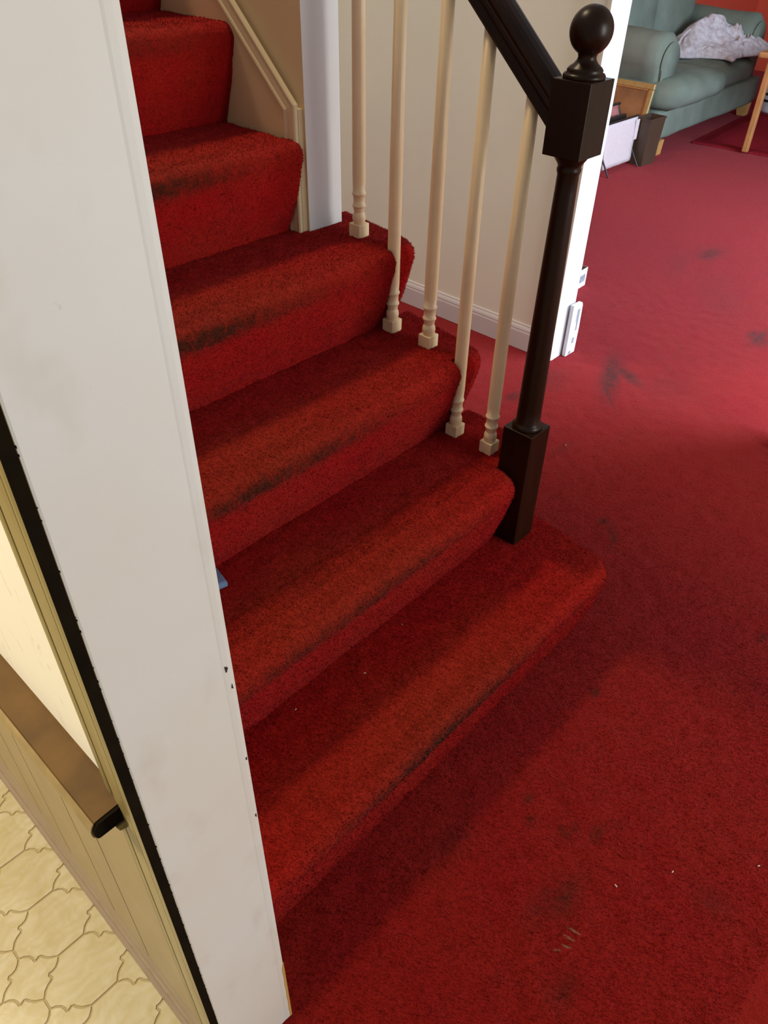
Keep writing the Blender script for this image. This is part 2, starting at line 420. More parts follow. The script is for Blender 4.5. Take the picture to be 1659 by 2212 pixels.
# door casing, moulded
bm = bmesh.new()
CP = [(-.125, .0), (-.125, -.0150), (-.1215, -.0163), (-.1175, -.0160), (-.1140, -.0140), (-.1120, -.0080), (-.1100, -.0070), (-.1085, -.0100), (-.1060, -.0122),
      (-.0990, -.0130), (-.0880, -.0118), (-.0785, -.0100), (-.0765, -.0080), (-.0750, -.0035), (-.0725, -.0035), (-.0710, -.0085), (-.0680, -.0096), (-.0620, -.0088), (-.0585, -.0065), (-.0580, 0)]
prism(bm, CP, (WX0, 0, 0), (WX0, 0, 2.1), lambda a, b: Vector((b*.66, a, 0)))
bm.normal_update()
for f_ in bm.faces:
    if f_.normal.y < -.9 and f_.calc_center_median().y < -.1249: f_.material_index = 1
bmesh.ops.recalc_face_normals(bm, faces=bm.faces)
for f_ in bm.faces:
    c_ = f_.calc_center_median()
    if abs(c_.y+.125) < 1e-5: f_.material_index = 1
trim1 = link('trim_1', bm, [KTRIM, KEDGE], kind='structure')
# ragged paint edge against the casing
bm = bmesh.new(); z = .12
while z < 1.35:
    z += random.uniform(.002, .045); h = random.uniform(.0004, .0025); w_ = random.uniform(.0001, .0004)*(2 if random.random() < .1 else 1)
    box(bm, (WX0+.0003, WY-.0003, z), (WX0+.0004+w_, WY+.001, z+h))
link('ragged_paint_edge', bm, KEDGE, wl, kind='stuff')

# chair rail (a shelf-like rail over the planks)
cr = empty('chair_rail', (WX0, -.085, .73))
tag(cr, 'brown wooden chair rail with worn top over tan planks on the kitchen wall', 'rail')
bm = bmesh.new()
prism(bm, [(-.004, .0), (-.034, 0), (-.0365, .003), (-.0375, .008), (-.0375, .014), (-.0355, .020), (-.032, .0235), (-.004, .0250), (0, .025), (0, 0)],
      (WX0, -.084, .730), (WX0, 1.2, .730), lambda a, b: Vector((a, 0, b)))
bmesh.ops.translate(bm, verts=bm.verts, vec=(-WX0, .085, -.73))
link('rail_board', bm, KRAIL, cr)
bm = bmesh.new()
prism(bm, [(-.0340, -.0006), (-.0372, .0028), (-.0383, .008), (-.0383, .014), (-.0360, .0206), (-.0335, .0232), (-.0335, .004)], (0, .0006, 0), (0, 1.284, 0), lambda a, b: Vector((a, 0, b)))
o = link('front_edge', bm, simple('tan_rail_edge', (.27, .19, .08), .35, .2, 30), cr); o['label'] = 'lighter front edge'  # front edge in a lighter tan than the rail board
bm = bmesh.new()
prism(bm, [(-.004, .002), (-.033, .002), (-.0355, .004), (-.0365, .009), (-.0365, .014), (-.0345, .019), (-.031, .0225), (-.004, .0240)],
      (0, -.0028, 0), (0, .0012, 0), lambda a, b: Vector((a, 0, b)))
e_ = link('end_cap', bm, KEDGE, cr); e_['label'] = 'black cut end'
bm = bmesh.new(); prism(bm, [(-.003, -.0), (-.017, 0), (-.015, -.008), (-.006, -.012), (-.003, -.014)], (0, -.004, 0), (0, 1.285, 0), lambda a, b: Vector((a, 0, b)))
link('cove_moulding', bm, KTRIM, cr)

# ------------------------------------------------------------------ the staircase
H, G, Y1 = .2, .21456, .230875
def yk(k): return 0 if k == 0 else Y1+(k-1)*G
def zk(k): return k*H
CX0 = .2325
def step_mesh(k, x1, e, es, r=.030, side_back=None, flare=0, sp=.0055, x0=None, yfront=None, yback=None, notch=0, rn=.028):
    cxb = 1.2655
    """one carpeted step: tread, rolled nosing, tucked riser and the wrapped outer end"""
    x0 = CX0 if x0 is None else x0
    yb = yk(k-1) if yfront is None else yfront
    z1, z0 = zk(k), zk(k-1)
    yend = (yk(k)+.012) if yback is None else yback
    # profile rows: (overhang fraction or inset, z)
    rows = []
    ri = r
    for i in range(4): rows.append((-ri+(ri)*i/4, 1, z1))          # inset towards base line
    ex = e-rn
    n1 = max(2, int(max(ex, .004)/sp))
    for i in range(n1): rows.append((ex*i/n1, 0, z1))
    for i in range(11):
        t = math.pi*i/10*.62; rows.append((ex+rn*math.sin(t), 0, z1-rn+rn*math.cos(t)))
    xa, za = rows[-1][0], rows[-1][2]
    n2 = int((za-z0)/sp)
    for i in range(1, n2+1):
        t = i/n2; q = (1-t); rows.append((xa*q+.004*math.sin(math.pi*t), 0, za+(z0-za)*t))
    for zz in ((z0-.004,) if x1 < 1.2 else (z0-.004, max(0, z0-.1), 0.0)):
        if k == 1: zz = -.004 if zz < 0 else -.006
        rows.append((0, 0, zz))
    xc, yc = x1-es-r, yb+r                     # corner centre; base line at y=yb and x=x1-es
    cols = []
    nx_ = max(2, int((xc-x0)/sp))
    for i in range(nx_): cols.append((x0+(xc-x0)*i/nx_, yc, 0, -1))
    for i in range(9):
        t = -math.pi/2+math.pi/2*i/8; cols.append((xc, yc, math.cos(t), math.sin(t)))
    ny_ = max(2, int((yend-yc)/sp))
    for i in range(1, ny_+1): cols.append((xc, yc+(yend-yc)*i/ny_, 1, 0))
    V = []; Wr = []; Sn = []; Fc = []
    def add(x, y, z, front_tint, stain):
        fx = flare*max(0, y-yb)*sstep(x1-.12, x1-.03, x)
        n0 = noise.noise((x*24, y*24, z*24+k*7))*.0022 + noise.noise((x*160, y*160, z*160))*.0013
        if notch and abs(x-cxb) < .0195 and z > z0+.012: y = max(y, notch+.0165)
        V.append([x+fx, y, z, n0]); Wr.append(front_tint); Sn.append(stain); return len(V)-1
    cen = .70+.03*math.sin(k*2.1)
    grid = []
    for (cx, cy, nx2, ny2) in cols:
        col = []
        for (dd, isin, z) in rows:
            side = nx2*nx2
            off = dd if isin else dd*((1-side)+side*(es/e if e else 0))
            x = cx+nx2*(r+off); y = cy+ny2*(r+off)
            dn = (z1-z)
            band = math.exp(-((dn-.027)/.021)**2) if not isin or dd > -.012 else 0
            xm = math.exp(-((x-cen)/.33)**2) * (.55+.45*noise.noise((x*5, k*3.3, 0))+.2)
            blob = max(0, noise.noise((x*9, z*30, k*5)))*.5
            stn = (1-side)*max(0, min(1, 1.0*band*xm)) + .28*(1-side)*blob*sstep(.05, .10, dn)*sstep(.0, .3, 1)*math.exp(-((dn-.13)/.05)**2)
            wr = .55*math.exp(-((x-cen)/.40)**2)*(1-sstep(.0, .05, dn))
            col.append(add(x, y, z, max(0, wr), stn))
        grid.append(col)
    for a, b in zip(grid, grid[1:]):
        for j in range(len(rows)-1):
            if a[j] != b[j]: Fc.append((a[j], b[j], b[j+1], a[j+1]))
    # tread cap
    ncap = max(2, int((yend-yc)/sp)); cap = []
    for j in range(ncap+1):
        y = yc+(yend-yc)*j/ncap; row = []
        for i in range(nx_+1):
            x = x0+(xc-x0)*i/nx_
            wr = .55*math.exp(-((x-cen)/.40)**2)*(1-sstep(yb+.03, yb+.16, y))  # tint fades out towards the back of the tread
            row.append(add(x, y, z1, wr, .0))
        cap.append(row)
    for j in range(ncap):
        for i in range(nx_): Fc.append((cap[j][i], cap[j][i+1], cap[j+1][i+1], cap[j+1][i]))
    return V, Fc, Wr, Sn
def build_step(parts, parent):
    V = []; Fc = []; Wr = []; Sn = []
    for (v_, f_, w_, s_) in parts:
        o = len(V); V += v_; Fc += [tuple(i+o for i in q) for q in f_]; Wr += w_; Sn += s_
    bm = bmesh.new()
    for n_ in ('front_tint', 'stain', 'pale', 'nz'): bm.verts.layers.float.new(n_)
    lay = [bm.verts.layers.float[n_] for n_ in ('front_tint', 'stain', 'pale', 'nz')]
    bv = [bm.verts.new(q[:3]) for q in V]
    for q in Fc:
        try: bm.faces.new([bv[i] for i in q])
        except ValueError: pass
    for v_, q, a, b in zip(bv, V, Wr, Sn):
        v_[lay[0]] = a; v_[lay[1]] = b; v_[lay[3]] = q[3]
    bmesh.ops.remove_doubles(bm, verts=bm.verts, dist=.0002)
    bmesh.ops.recalc_face_normals(bm, faces=bm.faces)
    bm.normal_update()
    up_ = sum(1 for f_ in bm.faces if f_.normal.z > .9); dn_ = sum(1 for f_ in bm.faces if f_.normal.z < -.9)
    if dn_ > up_: bmesh.ops.reverse_faces(bm, faces=bm.faces); bm.normal_update()
    for v_ in bm.verts: v_.co += v_.normal*v_[lay[3]]
    me_ = bpy.data.meshes.new('step'); bm.to_mesh(me_); bm.free(); me_.materials.append(CARPET_ST)
    me_.polygons.foreach_set('use_smooth', [True]*len(me_.polygons))
    o = bpy.data.objects.new('step', me_); COL.objects.link(o); o.parent = parent; return o
stairs = empty('staircase', (0, 0, 0))
tag(stairs, 'staircase fully covered in worn red carpet rising beside the white wall', 'stairs')
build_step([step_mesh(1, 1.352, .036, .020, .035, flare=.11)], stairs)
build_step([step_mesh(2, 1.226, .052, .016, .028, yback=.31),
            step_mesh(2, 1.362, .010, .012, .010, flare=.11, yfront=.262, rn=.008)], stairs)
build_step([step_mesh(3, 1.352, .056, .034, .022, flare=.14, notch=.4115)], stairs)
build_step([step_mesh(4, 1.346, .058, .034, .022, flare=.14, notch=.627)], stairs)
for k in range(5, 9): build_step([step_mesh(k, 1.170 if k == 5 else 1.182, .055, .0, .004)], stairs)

# ------------------------------------------------------------------ wall beside the upper flight, its skirt board and moulding
bm = bmesh.new()
prism(bm, [(.835, .80), (.885, .80), (.885, 0), (3.2, 0), (3.2, 2.5), (.835, 2.5)], (1.198, 0, 0), (1.303, 0, 0), lambda a, b: Vector((0, a, b)))
bmesh.ops.recalc_face_normals(bm, faces=bm.faces)
for f_ in bm.faces:
    c_ = f_.calc_center_median()
    f_.material_index = 1 if abs(c_.x-1.198) < 1e-5 else 0
wi = link('wall_stairs', bm, [JAMB, TANW], kind='structure')
SL = H/G
def zl(y): return 1.055+SL*(y-.877)
bm = bmesh.new()
prism(bm, [(.872, .70), (.872, zl(.872)), (2.2, zl(2.2)), (2.2, zl(2.2)-.62)], (1.180, 0, 0), (1.1985, 0, 0), lambda a, b: Vector((0, a, b)))
link('baseboard_stairs', bm, TANW, kind='structure')
# moulding: vertical leg and raking leg
TP = [(0, 0), (0, -.009), (.003, -.011), (.006, -.011), (.008, -.0085), (.010, -.0088), (.023, -.0100), (.025, -.0088), (.028, -.012), (.032, -.013), (.035, -.011), (.035, 0)]
tr2 = empty('trim_2', (1.198, .86, .8)); tr2['kind'] = 'structure'
bm = bmesh.new()
A = []; B = []; C_ = []
for t, q in TP:                # t 0 at the wall corner side (y=.842) -> .035 at inner edge
    y = .842+t; A.append(bm.verts.new((1.185+q, y, .797)))
    zt = zl(.877)+.046*(1-t/.035)*.55 + 0
    B.append(bm.verts.new((1.185+q, y, 1.055+(.015)*(1-t/.035))))
n_ = len(TP)
for i in range(n_): bm.faces.new((A[i], A[(i+1) % n_], B[(i+1) % n_], B[i]))
bm.faces.new(A[::-1]); bm.faces.new(B)
bmesh.ops.translate(bm, verts=bm.verts, vec=(-1.198, -.86, -.8)); link('upright_moulding', bm, TRIMC, tr2)
bm = bmesh.new(); A = []; B = []
for t, q in TP:
    y = .842+t; z = 1.055+.015*(1-t/.035)
    A.append(bm.verts.new((1.185+q, y, z)))
    y2 = 2.2; zz = zl(y2)+.040*(1-t/.035); B.append(bm.verts.new((1.185+q, y2, zz)))
for i in range(n_): bm.faces.new((A[i], A[(i+1) % n_], B[(i+1) % n_], B[i]))
bm.faces.new(A[::-1]); bm.faces.new(B)
bmesh.ops.translate(bm, verts=bm.verts, vec=(-1.198, -.86, -.8)); link('raking_moulding', bm, TRIMC, tr2)
bm = bmesh.new(); box(bm, (1.184, .842, .798), (1.1995, .877, 1.06)); bmesh.ops.translate(bm, verts=bm.verts, vec=(-1.198, -.86, -.8)); link('moulding_backing', bm, TRIMC, tr2)

# ------------------------------------------------------------------ right wall with the opening to the living room
RX0, RX1 = 2.440, 2.548
bm = bmesh.new(); box(bm, (RX0, .832, -.004), (RX1, 5.0, 2.5))
for f_ in bm.faces: f_.material_index = 1 if abs(f_.calc_center_median().y-.832) < 1e-4 or f_.calc_center_median().x > RX1-.001 else 0
link('wall_right', bm, [WALLP, JAMB], kind='structure')
bm = bmesh.new(); box(bm, (RX0, -3.4, -.004), (RX1, -.075, 2.5)); link('wall_front_right', bm, WALLP, kind='structure')
bm = bmesh.new()
BP = [(0, 0), (-.014, 0), (-.014, .072), (-.012, .078), (-.0125, .083), (-.0105, .090), (-.006, .097), (-.005, .103), (0, .105)]
prism(bm, BP, (RX0, .905, 0), (RX0, 5.0, 0), lambda a, b: Vector((a, 0, b)))
bmesh.ops.recalc_face_normals(bm, faces=bm.faces)
link('baseboard_right', bm, BASEW, kind='structure')
bm = bmesh.new()
CP2 = [(.832, 0), (.832, -.013), (.838, -.014), (.846, -.012), (.849, -.008), (.853, -.009), (.880, -.012), (.888, -.015), (.898, -.017), (.903, -.014), (.905, 0)]
prism(bm, CP2, (RX0, 0, 0), (RX0, 0, 2.1), lambda a, b: Vector((b, a, 0)))
link('trim_3', bm, CREAMC, kind='structure')
bm = bmesh.new()
prism(bm, [(-a+.757, b) for a, b in CP2], (RX0, 0, 0), (RX0, 0, 2.1), lambda a, b: Vector((b, a, 0)))
link('trim_4', bm, CREAMC, kind='structure')
bm = bmesh.new(); prism(bm, BP, (RX0, -3.4, 0), (RX0, -.150, 0), lambda a, b: Vector((a, 0, b))); link('baseboard_front_right', bm, BASEW, kind='structure')
# living room walls
bm = bmesh.new(); box(bm, (RX1, 3.12, -.004), (9.6, 3.2, 2.5)); link('wall_back', bm, RED_W, kind='structure')
bm = bmesh.new(); box(bm, (9.6, -3.4, -.004), (9.7, 3.2, 2.5)); link('wall_far_right', bm, RED_W, kind='structure')
bm = bmesh.new(); prism(bm, [(0, 0), (0, -.014), (.10, -.014), (.11, 0)], (RX1, 3.12, 0), (9.6, 3.12, 0), lambda a, b: Vector((0, b, a))); link('baseboard_back', bm, JAMB, kind='structure')

# ------------------------------------------------------------------ railing: newel post, handrail, balusters
rl = empty('stair_railing', (1.2655, .2145, .2))
tag(rl, 'stair railing with dark wooden newel post and handrail on cream turned balusters', 'railing')
O3 = Vector((1.2655, .2145, .2))
def lk(name, bm, m, parent, smooth=False, label=None):
    bmesh.ops.translate(bm, verts=bm.verts, vec=-O3); o = link(name, bm, m, parent, smooth)
    if label: o['label'] = label
    return o
hw = .0372
bm = bmesh.new(); cx, cy = 1.2655, .2145
box(bm, (cx-hw, cy-hw, .196), (cx+hw, cy+hw, .511), .0015, 2)
lathe(bm, [(.033, -.002), (.0335, .004), (.0325, .008), (.0285, .011), (.0268, .014), (.0262, .05), (.0255, .12), (.0225, .34), (.0198, .50), (.0195, .530), (.0215, .535), (.0218, .539),
           (.0205, .543), (.0225, .548), (.0285, .556), (.0305, .560), (.0315, .564)], cx, cy, .511, 40)
box(bm, (cx-hw, cy-hw, 1.073), (cx+hw, cy+hw, 1.191), .0015, 2)
nw = lk('newel_post', bm, WOOD, rl, label='dark stained newel post')
bm = bmesh.new()
pr_ = [(.0345, -.001), (.0352, .004), (.0335, .007), (.0290, .009), (.0300, .012), (.0270, .016), (.0200, .021), (.0160, .026), (.0148, .030), (.0155, .033)]
for i in range(1, 18):
    t = math.pi*(.10+.90*i/17.); pr_.append((max(.0006, .0348*math.sin(t)), .067-.0358*math.cos(t)))
lathe(bm, pr_, cx, cy, 1.191, 48); lk('finial', bm, WOOD, nw)
# handrail
RS = .88
def zb(y): return 1.202+RS*(y-.364)
hp = [(-.0185, .0), (-.0205, .004), (-.0200, .010), (-.0170, .013), (-.0165, .016), (-.0195, .019), (-.0215, .0235), (-.0200, .0275), (-.0245, .030), (-.0280, .035), (-.0285, .040), (-.0265, .046), (-.0210, .0505), (-.012, .0535), (0, .0545)]
hp = hp+[(-a, b) for a, b in hp[-2::-1]]
bm = bmesh.new()
nv = Vector((0, -RS, 1)).normalized()
ya, yb_ = .235, .84
def fr(a, b): return Vector((a, 0, 0))+Vector((0, 0, 1))*b/nv.z
prism(bm, hp, (cx, ya, zb(ya)), (cx, yb_, zb(yb_)), fr)
o = lk('handrail', bm, WOOD, rl, label='dark moulded handrail'); 
for p_ in o.data.polygons: p_.use_smooth = False
# balusters
def baluster(y, z):
    top = zb(y)+.006-z
    bm = bmesh.new(); x = cx; a = .0168
    box(bm, (x-a, y-a, z-.006), (x+a, y+a, z+.029), .0012, 1)
    p_ = [(.0118, .028), (.0138, .032), (.0150, .037), (.0153, .042), (.0145, .048), (.0122, .053), (.0112, .0555), (.0124, .057), (.0130, .062), (.0133, .0645), (.0152, .066), (.0157, .0685), (.0152, .071),
          (.0134, .072), (.0132, .080), (.0136, .0905), (.0157, .0925), (.0163, .095), (.0157, .0975), (.0138, .099), (.0147, .12), (.0148, .18), (.0140, .40), (.0120, max(top-.0, .55))]
    lathe(bm, p_, x, y, z, 28)
    return lk('baluster', bm, SPIND, rl)
for y, z in ((.3075, .4), (.4115, .4), (.512, .6), (.627, .6), (.7385, .8)): baluster(y, z)

# ------------------------------------------------------------------ carpet pile (uncountable tufts): short fibres on the steps and on the near floor
import numpy as np
def pile_mat(name, base):
    m = base.copy(); m.name = name; nt = m.node_tree; p = nt.nodes['Principled BSDF']
    for l_ in list(p.inputs['Normal'].links): nt.links.remove(l_)
    a = N(nt, 'ShaderNodeAttribute', attribute_name='sn'); g_ = N(nt, 'ShaderNodeNewGeometry')
    m1 = N(nt, 'ShaderNodeVectorMath', operation='SCALE'); m1.inputs['Scale'].default_value = .34; L(nt, g_.outputs['Normal'], m1.inputs[0])
    m2 = N(nt, 'ShaderNodeVectorMath', operation='ADD'); L(nt, m1.outputs[0], m2.inputs[0]); L(nt, a.outputs['Vector'], m2.inputs[1])
    m3 = N(nt, 'ShaderNodeVectorMath', operation='NORMALIZE'); L(nt, m2.outputs[0], m3.inputs[0]); L(nt, m3.outputs[0], p.inputs['Normal'])
    return m
PILE_ST = pile_mat('red_stair_pile', CARPET_ST); PILE_FL = pile_mat('red_floor_pile', CARPET)
def grow(src, name, m, density, keep, hgt=.0056, wid=.0019, seed=1, fade=None):
    rng = np.random.default_rng(seed); me_ = src.data; me_.calc_loop_triangles()
    nv_ = len(me_.vertices); co = np.empty(nv_*3); me_.vertices.foreach_get('co', co); co = co.reshape(-1, 3)
    nr = np.empty(nv_*3); me_.vertices.foreach_get('normal', nr); nr = nr.reshape(-1, 3)
    tr_ = np.empty(len(me_.loop_triangles)*3, dtype=np.int64); me_.loop_triangles.foreach_get('vertices', tr_); tr_ = tr_.reshape(-1, 3)
    tr_ = tr_[keep(co[tr_].mean(1))]
    a, b, c = co[tr_[:, 0]], co[tr_[:, 1]], co[tr_[:, 2]]
    ar = np.linalg.norm(np.cross(b-a, c-a), axis=1)/2; n = int(ar.sum()*density)
    ix = rng.choice(len(tr_), n, p=ar/ar.sum()); r1 = np.sqrt(rng.random(n)); r2 = rng.random(n)
    w = np.stack([1-r1, r1*(1-r2), r1*r2], 1)[:, :, None]
    P = (co[tr_[ix]]*w).sum(1); Nn = (nr[tr_[ix]]*w).sum(1); Nn /= np.linalg.norm(Nn, axis=1)[:, None]+1e-9
    if fade is not None:
        kk = rng.random(n) < fade(P); ix, w, P, Nn = ix[kk], w[kk], P[kk], Nn[kk]; n = len(P)
    at = {}
    for k_ in ('stain', 'pale', 'front_tint'):
        q = np.zeros(nv_, dtype=np.float32)
        if k_ in me_.attributes: me_.attributes[k_].data.foreach_get('value', q)
        at[k_] = np.repeat((q[tr_[ix]]*w[:, :, 0]).sum(1), 3).astype(np.float32)
    rd = rng.normal(size=(n, 3)); ta = np.cross(Nn, rd); ta /= np.linalg.norm(ta, axis=1)[:, None]+1e-9
    ln = rng.normal(size=(n, 3))*.42; d_ = Nn+ln; d_ /= np.linalg.norm(d_, axis=1)[:, None]
    h = hgt*rng.uniform(.55, 1.1, n)[:, None]; w_ = wid*rng.uniform(.7, 1.2, n)[:, None]
    B = P-Nn*.0012
    V = np.stack([B-ta*w_/2, B+ta*w_/2, B+d_*h], 1).reshape(-1, 3)
    o_me = bpy.data.meshes.new(name); o_me.vertices.add(3*n); o_me.loops.add(3*n); o_me.polygons.add(n)
    o_me.vertices.foreach_set('co', V.ravel().astype(np.float32)); o_me.loops.foreach_set('vertex_index', np.arange(3*n, dtype=np.int32))
    o_me.polygons.foreach_set('loop_start', np.arange(0, 3*n, 3, dtype=np.int32)); o_me.update(calc_edges=True)
    for k_, q in at.items(): x = o_me.attributes.new(k_, 'FLOAT', 'POINT'); x.data.foreach_set('value', q)
    x = o_me.attributes.new('sn', 'FLOAT_VECTOR', 'POINT'); x.data.foreach_set('vector', np.repeat(Nn, 3, 0).ravel().astype(np.float32))
    o_me.materials.append(m); o_ = bpy.data.objects.new(name, o_me); COL.objects.link(o_); o_.parent = src; o_['kind'] = 'stuff'
    return n
for i, stp in enumerate([c_ for c_ in stairs.children if c_.name.startswith('step')]):
    grow(stp, 'carpet_pile', PILE_ST, (170000, 150000, 130000, 110000, 80000, 60000, 40000, 20000)[i], lambda p_: (p_[:, 0] > .237) & (p_[:, 2] > (-.01 if i == 0 else zk(i)-.004)), seed=i+1)
grow(floor, 'carpet_pile', PILE_FL, 110000, lambda p_: (p_[:, 0] > .24) & (p_[:, 0] < 2.4) & (p_[:, 1] > -.66) & (p_[:, 1] < .8) & ~((p_[:, 0] < 1.3) & (p_[:, 1] > .03)) & (p_[:, 0]*.35+p_[:, 1] > -.66), seed=20,
     fade=lambda p_: np.clip((2.4-p_[:, 0])/1.1, 0, 1)*np.clip((.8-p_[:, 1])/.6, 0, 1))

# ------------------------------------------------------------------ living room furniture
def rbox_obj(name, a, b, bev, m, parent, puff=0, seg=4, wob=.006):
    bm = bmesh.new(); box(bm, a, b)
    bmesh.ops.subdivide_edges(bm, edges=bm.edges, cuts=9, use_grid_fill=True)
    a, b = Vector(a), Vector(b); c = (a+b)/2; h = (b-a)/2
    for v_ in bm.verts:
        p_ = v_.co-c; q = Vector((max(-h[i]+bev, min(h[i]-bev, p_[i])) for i in range(3)))
        dd = p_-q
        if dd.length > 1e-6: p_ = q+dd.normalized()*bev*min(1, dd.length/bev if dd.length < bev*.5 else 1)
        u = [p_[i]/h[i] for i in range(3)]
        if puff:
            p_ = p_+Vector((puff*.4*u[0]*(1-u[1]**2)*(1-u[2]**2), puff*u[1]*(1-u[0]**2)*(1-u[2]**2), puff*u[2]*(1-u[0]**2)*(1-u[1]**2)))
        p_ = p_+Vector((1, 1, 1))*noise.noise((p_+c)*6)*wob
        v_.co = c+p_
    return link(name, bm, m, parent, True)
sf = empty('sofa', (5.52, 2.0, 0), R(2))
tag(sf, 'sage green suede two seat sofa with rolled arms against the red wall', 'sofa')
rbox_obj('base', (0.02, .02, .09), (1.90, .92, .30), .04, SOFA, sf)
rbox_obj('seat_cushion', (-.02, -.06, .285), (.90, .74, .460), .08, SOFA, sf, .03)
rbox_obj('seat_cushion', (.89, .03, .285), (1.66, .74, .452), .07, SOFA, sf, .03)
rbox_obj('back_cushion', (.28, .62, .42), (.95, .92, .93), .09, SOFA, sf, .04)
rbox_obj('back_cushion', (.96, .62, .42), (1.64, .92, .93), .09, SOFA, sf, .04)
rbox_obj('backrest', (.04, .84, .28), (1.88, 1.04, .88), .06, SOFA, sf)
def arm(x0, x1, s):
    bm = bmesh.new(); prof = []
    for i in range(15):
        t = math.pi*(-.20+1.40*i/14); prof.append(((x0+x1)/2+.165*math.cos(t), .585+.145*math.sin(t)))
    prof = [(x1-.02, .11)]+prof+[(x0+.02, .11)]
    A = [bm.verts.new((a, .15, b)) for a, b in prof]; A2 = [bm.verts.new((a, .12, b)) for a, b in [((q[0]-(x0+x1)/2)*.84+(x0+x1)/2, (q[1]-.45)*.88+.45) for q in prof]]
    B = [bm.verts.new((a, .90, b+.03)) for a, b in prof]
    n_ = len(prof)
    for i in range(n_):
        bm.faces.new((A[i], A[(i+1) % n_], B[(i+1) % n_], B[i])); bm.faces.new((A2[i], A2[(i+1) % n_], A[(i+1) % n_], A[i]))
    bm.faces.new(A2); bm.faces.new(B)
    bmesh.ops.subdivide_edges(bm, edges=[e for e in bm.edges if abs(e.verts[0].co.y-e.verts[1].co.y) > .3], cuts=8)
    for v_ in bm.verts: v_.co += Vector((1, 0, 1))*noise.noise(v_.co*7)*.008
    o = link('armrest', bm, SOFA, sf, True)
    bm = bmesh.new(); pts = [((q[0]-(x0+x1)/2)*.80+(x0+x1)/2, (q[1]-.45)*.82+.45) for q in prof]
    prism(bm, pts, (0, .119, 0), (0, .10, 0), lambda a, b: Vector((a, 0, b)))
    bmesh.ops.bevel(bm, geom=[e for e in bm.edges], offset=.006, segments=2, affect='EDGES')
    link('front_panel', bm, SOFA, o, True)
arm(.0, .30, 1); arm(1.62, 1.92, 1)
for x, y in ((.06, .05), (1.80, .08), (.08, .9), (1.80, .9)):
    bm = bmesh.new(); a = .045; b_ = .034
    V1 = [bm.verts.new((x+sx*a, y+sy*a, .10)) for sx, sy in ((-1, -1), (1, -1), (1, 1), (-1, 1))]
    V2 = [bm.verts.new((x+sx*b_+.02, y+sy*b_, .0)) for sx, sy in ((-1, -1), (1, -1), (1, 1), (-1, 1))]
    for i in range(4): bm.faces.new((V1[i], V1[(i+1) % 4], V2[(i+1) % 4], V2[i]))
    bm.faces.new(V1); bm.faces.new(V2[::-1]); link('foot', bm, PINE, sf)

# crumpled throw on the sofa
bm = bmesh.new(); nn = 90; g = []
for j in range(nn+1):
    row = []
    for i in range(nn+1):
        u, v_ = i/nn, j/nn
        x = 6.62+u*.72 + .06*math.sin(v_*7) - .15*v_*(1-u); y = 2.06+v_*.58 + .05*math.sin(u*6)
        q = Vector((x, y, 0))
        env = (math.sin(math.pi*u)**.5)*(math.sin(math.pi*v_)**.6)
        n1_ = noise.noise(Vector((x*5+y*3, y*8-x*2, 1))); r1 = 1-2.5*n1_*n1_
        n2_ = noise.noise(Vector((x*16+2*n1_, y*12+x*6+3*n1_, 4))); r2_ = 1-3*n2_*n2_
        h = env*(.055+.05*r1+.035*r2_+.12*math.exp(-((u-.50)/.32)**2-((v_-.62)/.3)**2))
        row.append(bm.verts.new((x+.03*noise.noise(q*9), y+.03*noise.noise(q*8+Vector((4, 4, 4))), .482+max(0, h))))
    g.append(row)
for j in range(nn):
    for i in range(nn): bm.faces.new((g[j][i], g[j][i+1], g[j+1][i+1], g[j+1][i]))
r_ = bmesh.ops.extrude_face_region(bm, geom=list(bm.faces))
bmesh.ops.translate(bm, verts=[q for q in r_['geom'] if isinstance(q, bmesh.types.BMVert)], vec=(0, 0, -.012))
o = link('throw_blanket', bm, THROW, None, True)
tag(o, 'crumpled pale grey and pink fleece throw heaped on the sofa seat', 'blanket')

# picture frame leaning on the sofa's side
pf = empty('picture_frame', (5.352, 2.08, 0)); pf.rotation_euler = (0, R(12), 0)
tag(pf, 'gilt framed brown picture leaning on its side against the sofa arm', 'picture')
bm = bmesh.new(); fw, fh = .75, .465
for a, b in (((0, 0, 0), (.022, fw, .035)), ((0, 0, fh-.035), (.022, fw, fh)), ((0, 0, .035), (.022, .035, fh-.035)), ((0, fw-.035, .035), (.022, fw, fh-.035))): box(bm, a, b, .004, 1)
link('frame', bm, GOLD, pf)
bm = bmesh.new(); box(bm, (.010, .03, .03), (.018, fw-.03, fh-.03)); link('picture', bm, ART, pf)
bm = bmesh.new()
for a, b in (((.004, .035, .035), (.012, fw-.035, .042)), ((.004, .035, fh-.042), (.012, fw-.035, fh-.035)), ((.004, .035, .035), (.012, .042, fh-.035)), ((.004, fw-.042, .035), (.012, fw-.035, fh-.035))): box(bm, a, b)
link('inner_slip', bm, OAK, pf)

# waste bin
bn = empty('waste_bin', (5.235, 1.955, 0), R(-4))
tag(bn, 'tall dark brown open bin beside the sofa', 'bin')
bm = bmesh.new()
def ringv(w_, dpt, z, t=0): return [bm.verts.new((x, y, z)) for x, y in ((t, t), (w_-t, t), (w_-t, dpt-t), (t, dpt-t))]
A = ringv(.15, .10, 0); B = ringv(.19, .115, .285); C1 = ringv(.19, .115, .285, .008); D1 = ringv(.15, .10, .01, .008)
for P_, Q_ in ((A, B), (B, C1), (C1, D1)):
    for i in range(4): bm.faces.new((P_[i], P_[(i+1) % 4], Q_[(i+1) % 4], Q_[i]))
bm.faces.new(A[::-1]); bm.faces.new(D1)
link('bin_body', bm, BROWN, bn)
bm = bmesh.new()
for a, b in (((-.003, -.003, .275), (.193, .004, .288)), ((-.003, .111, .275), (.193, .118, .288)), ((-.003, .004, .275), (.004, .111, .288)), ((.186, .004, .275), (.193, .111, .288))): box(bm, a, b, .001, 1)
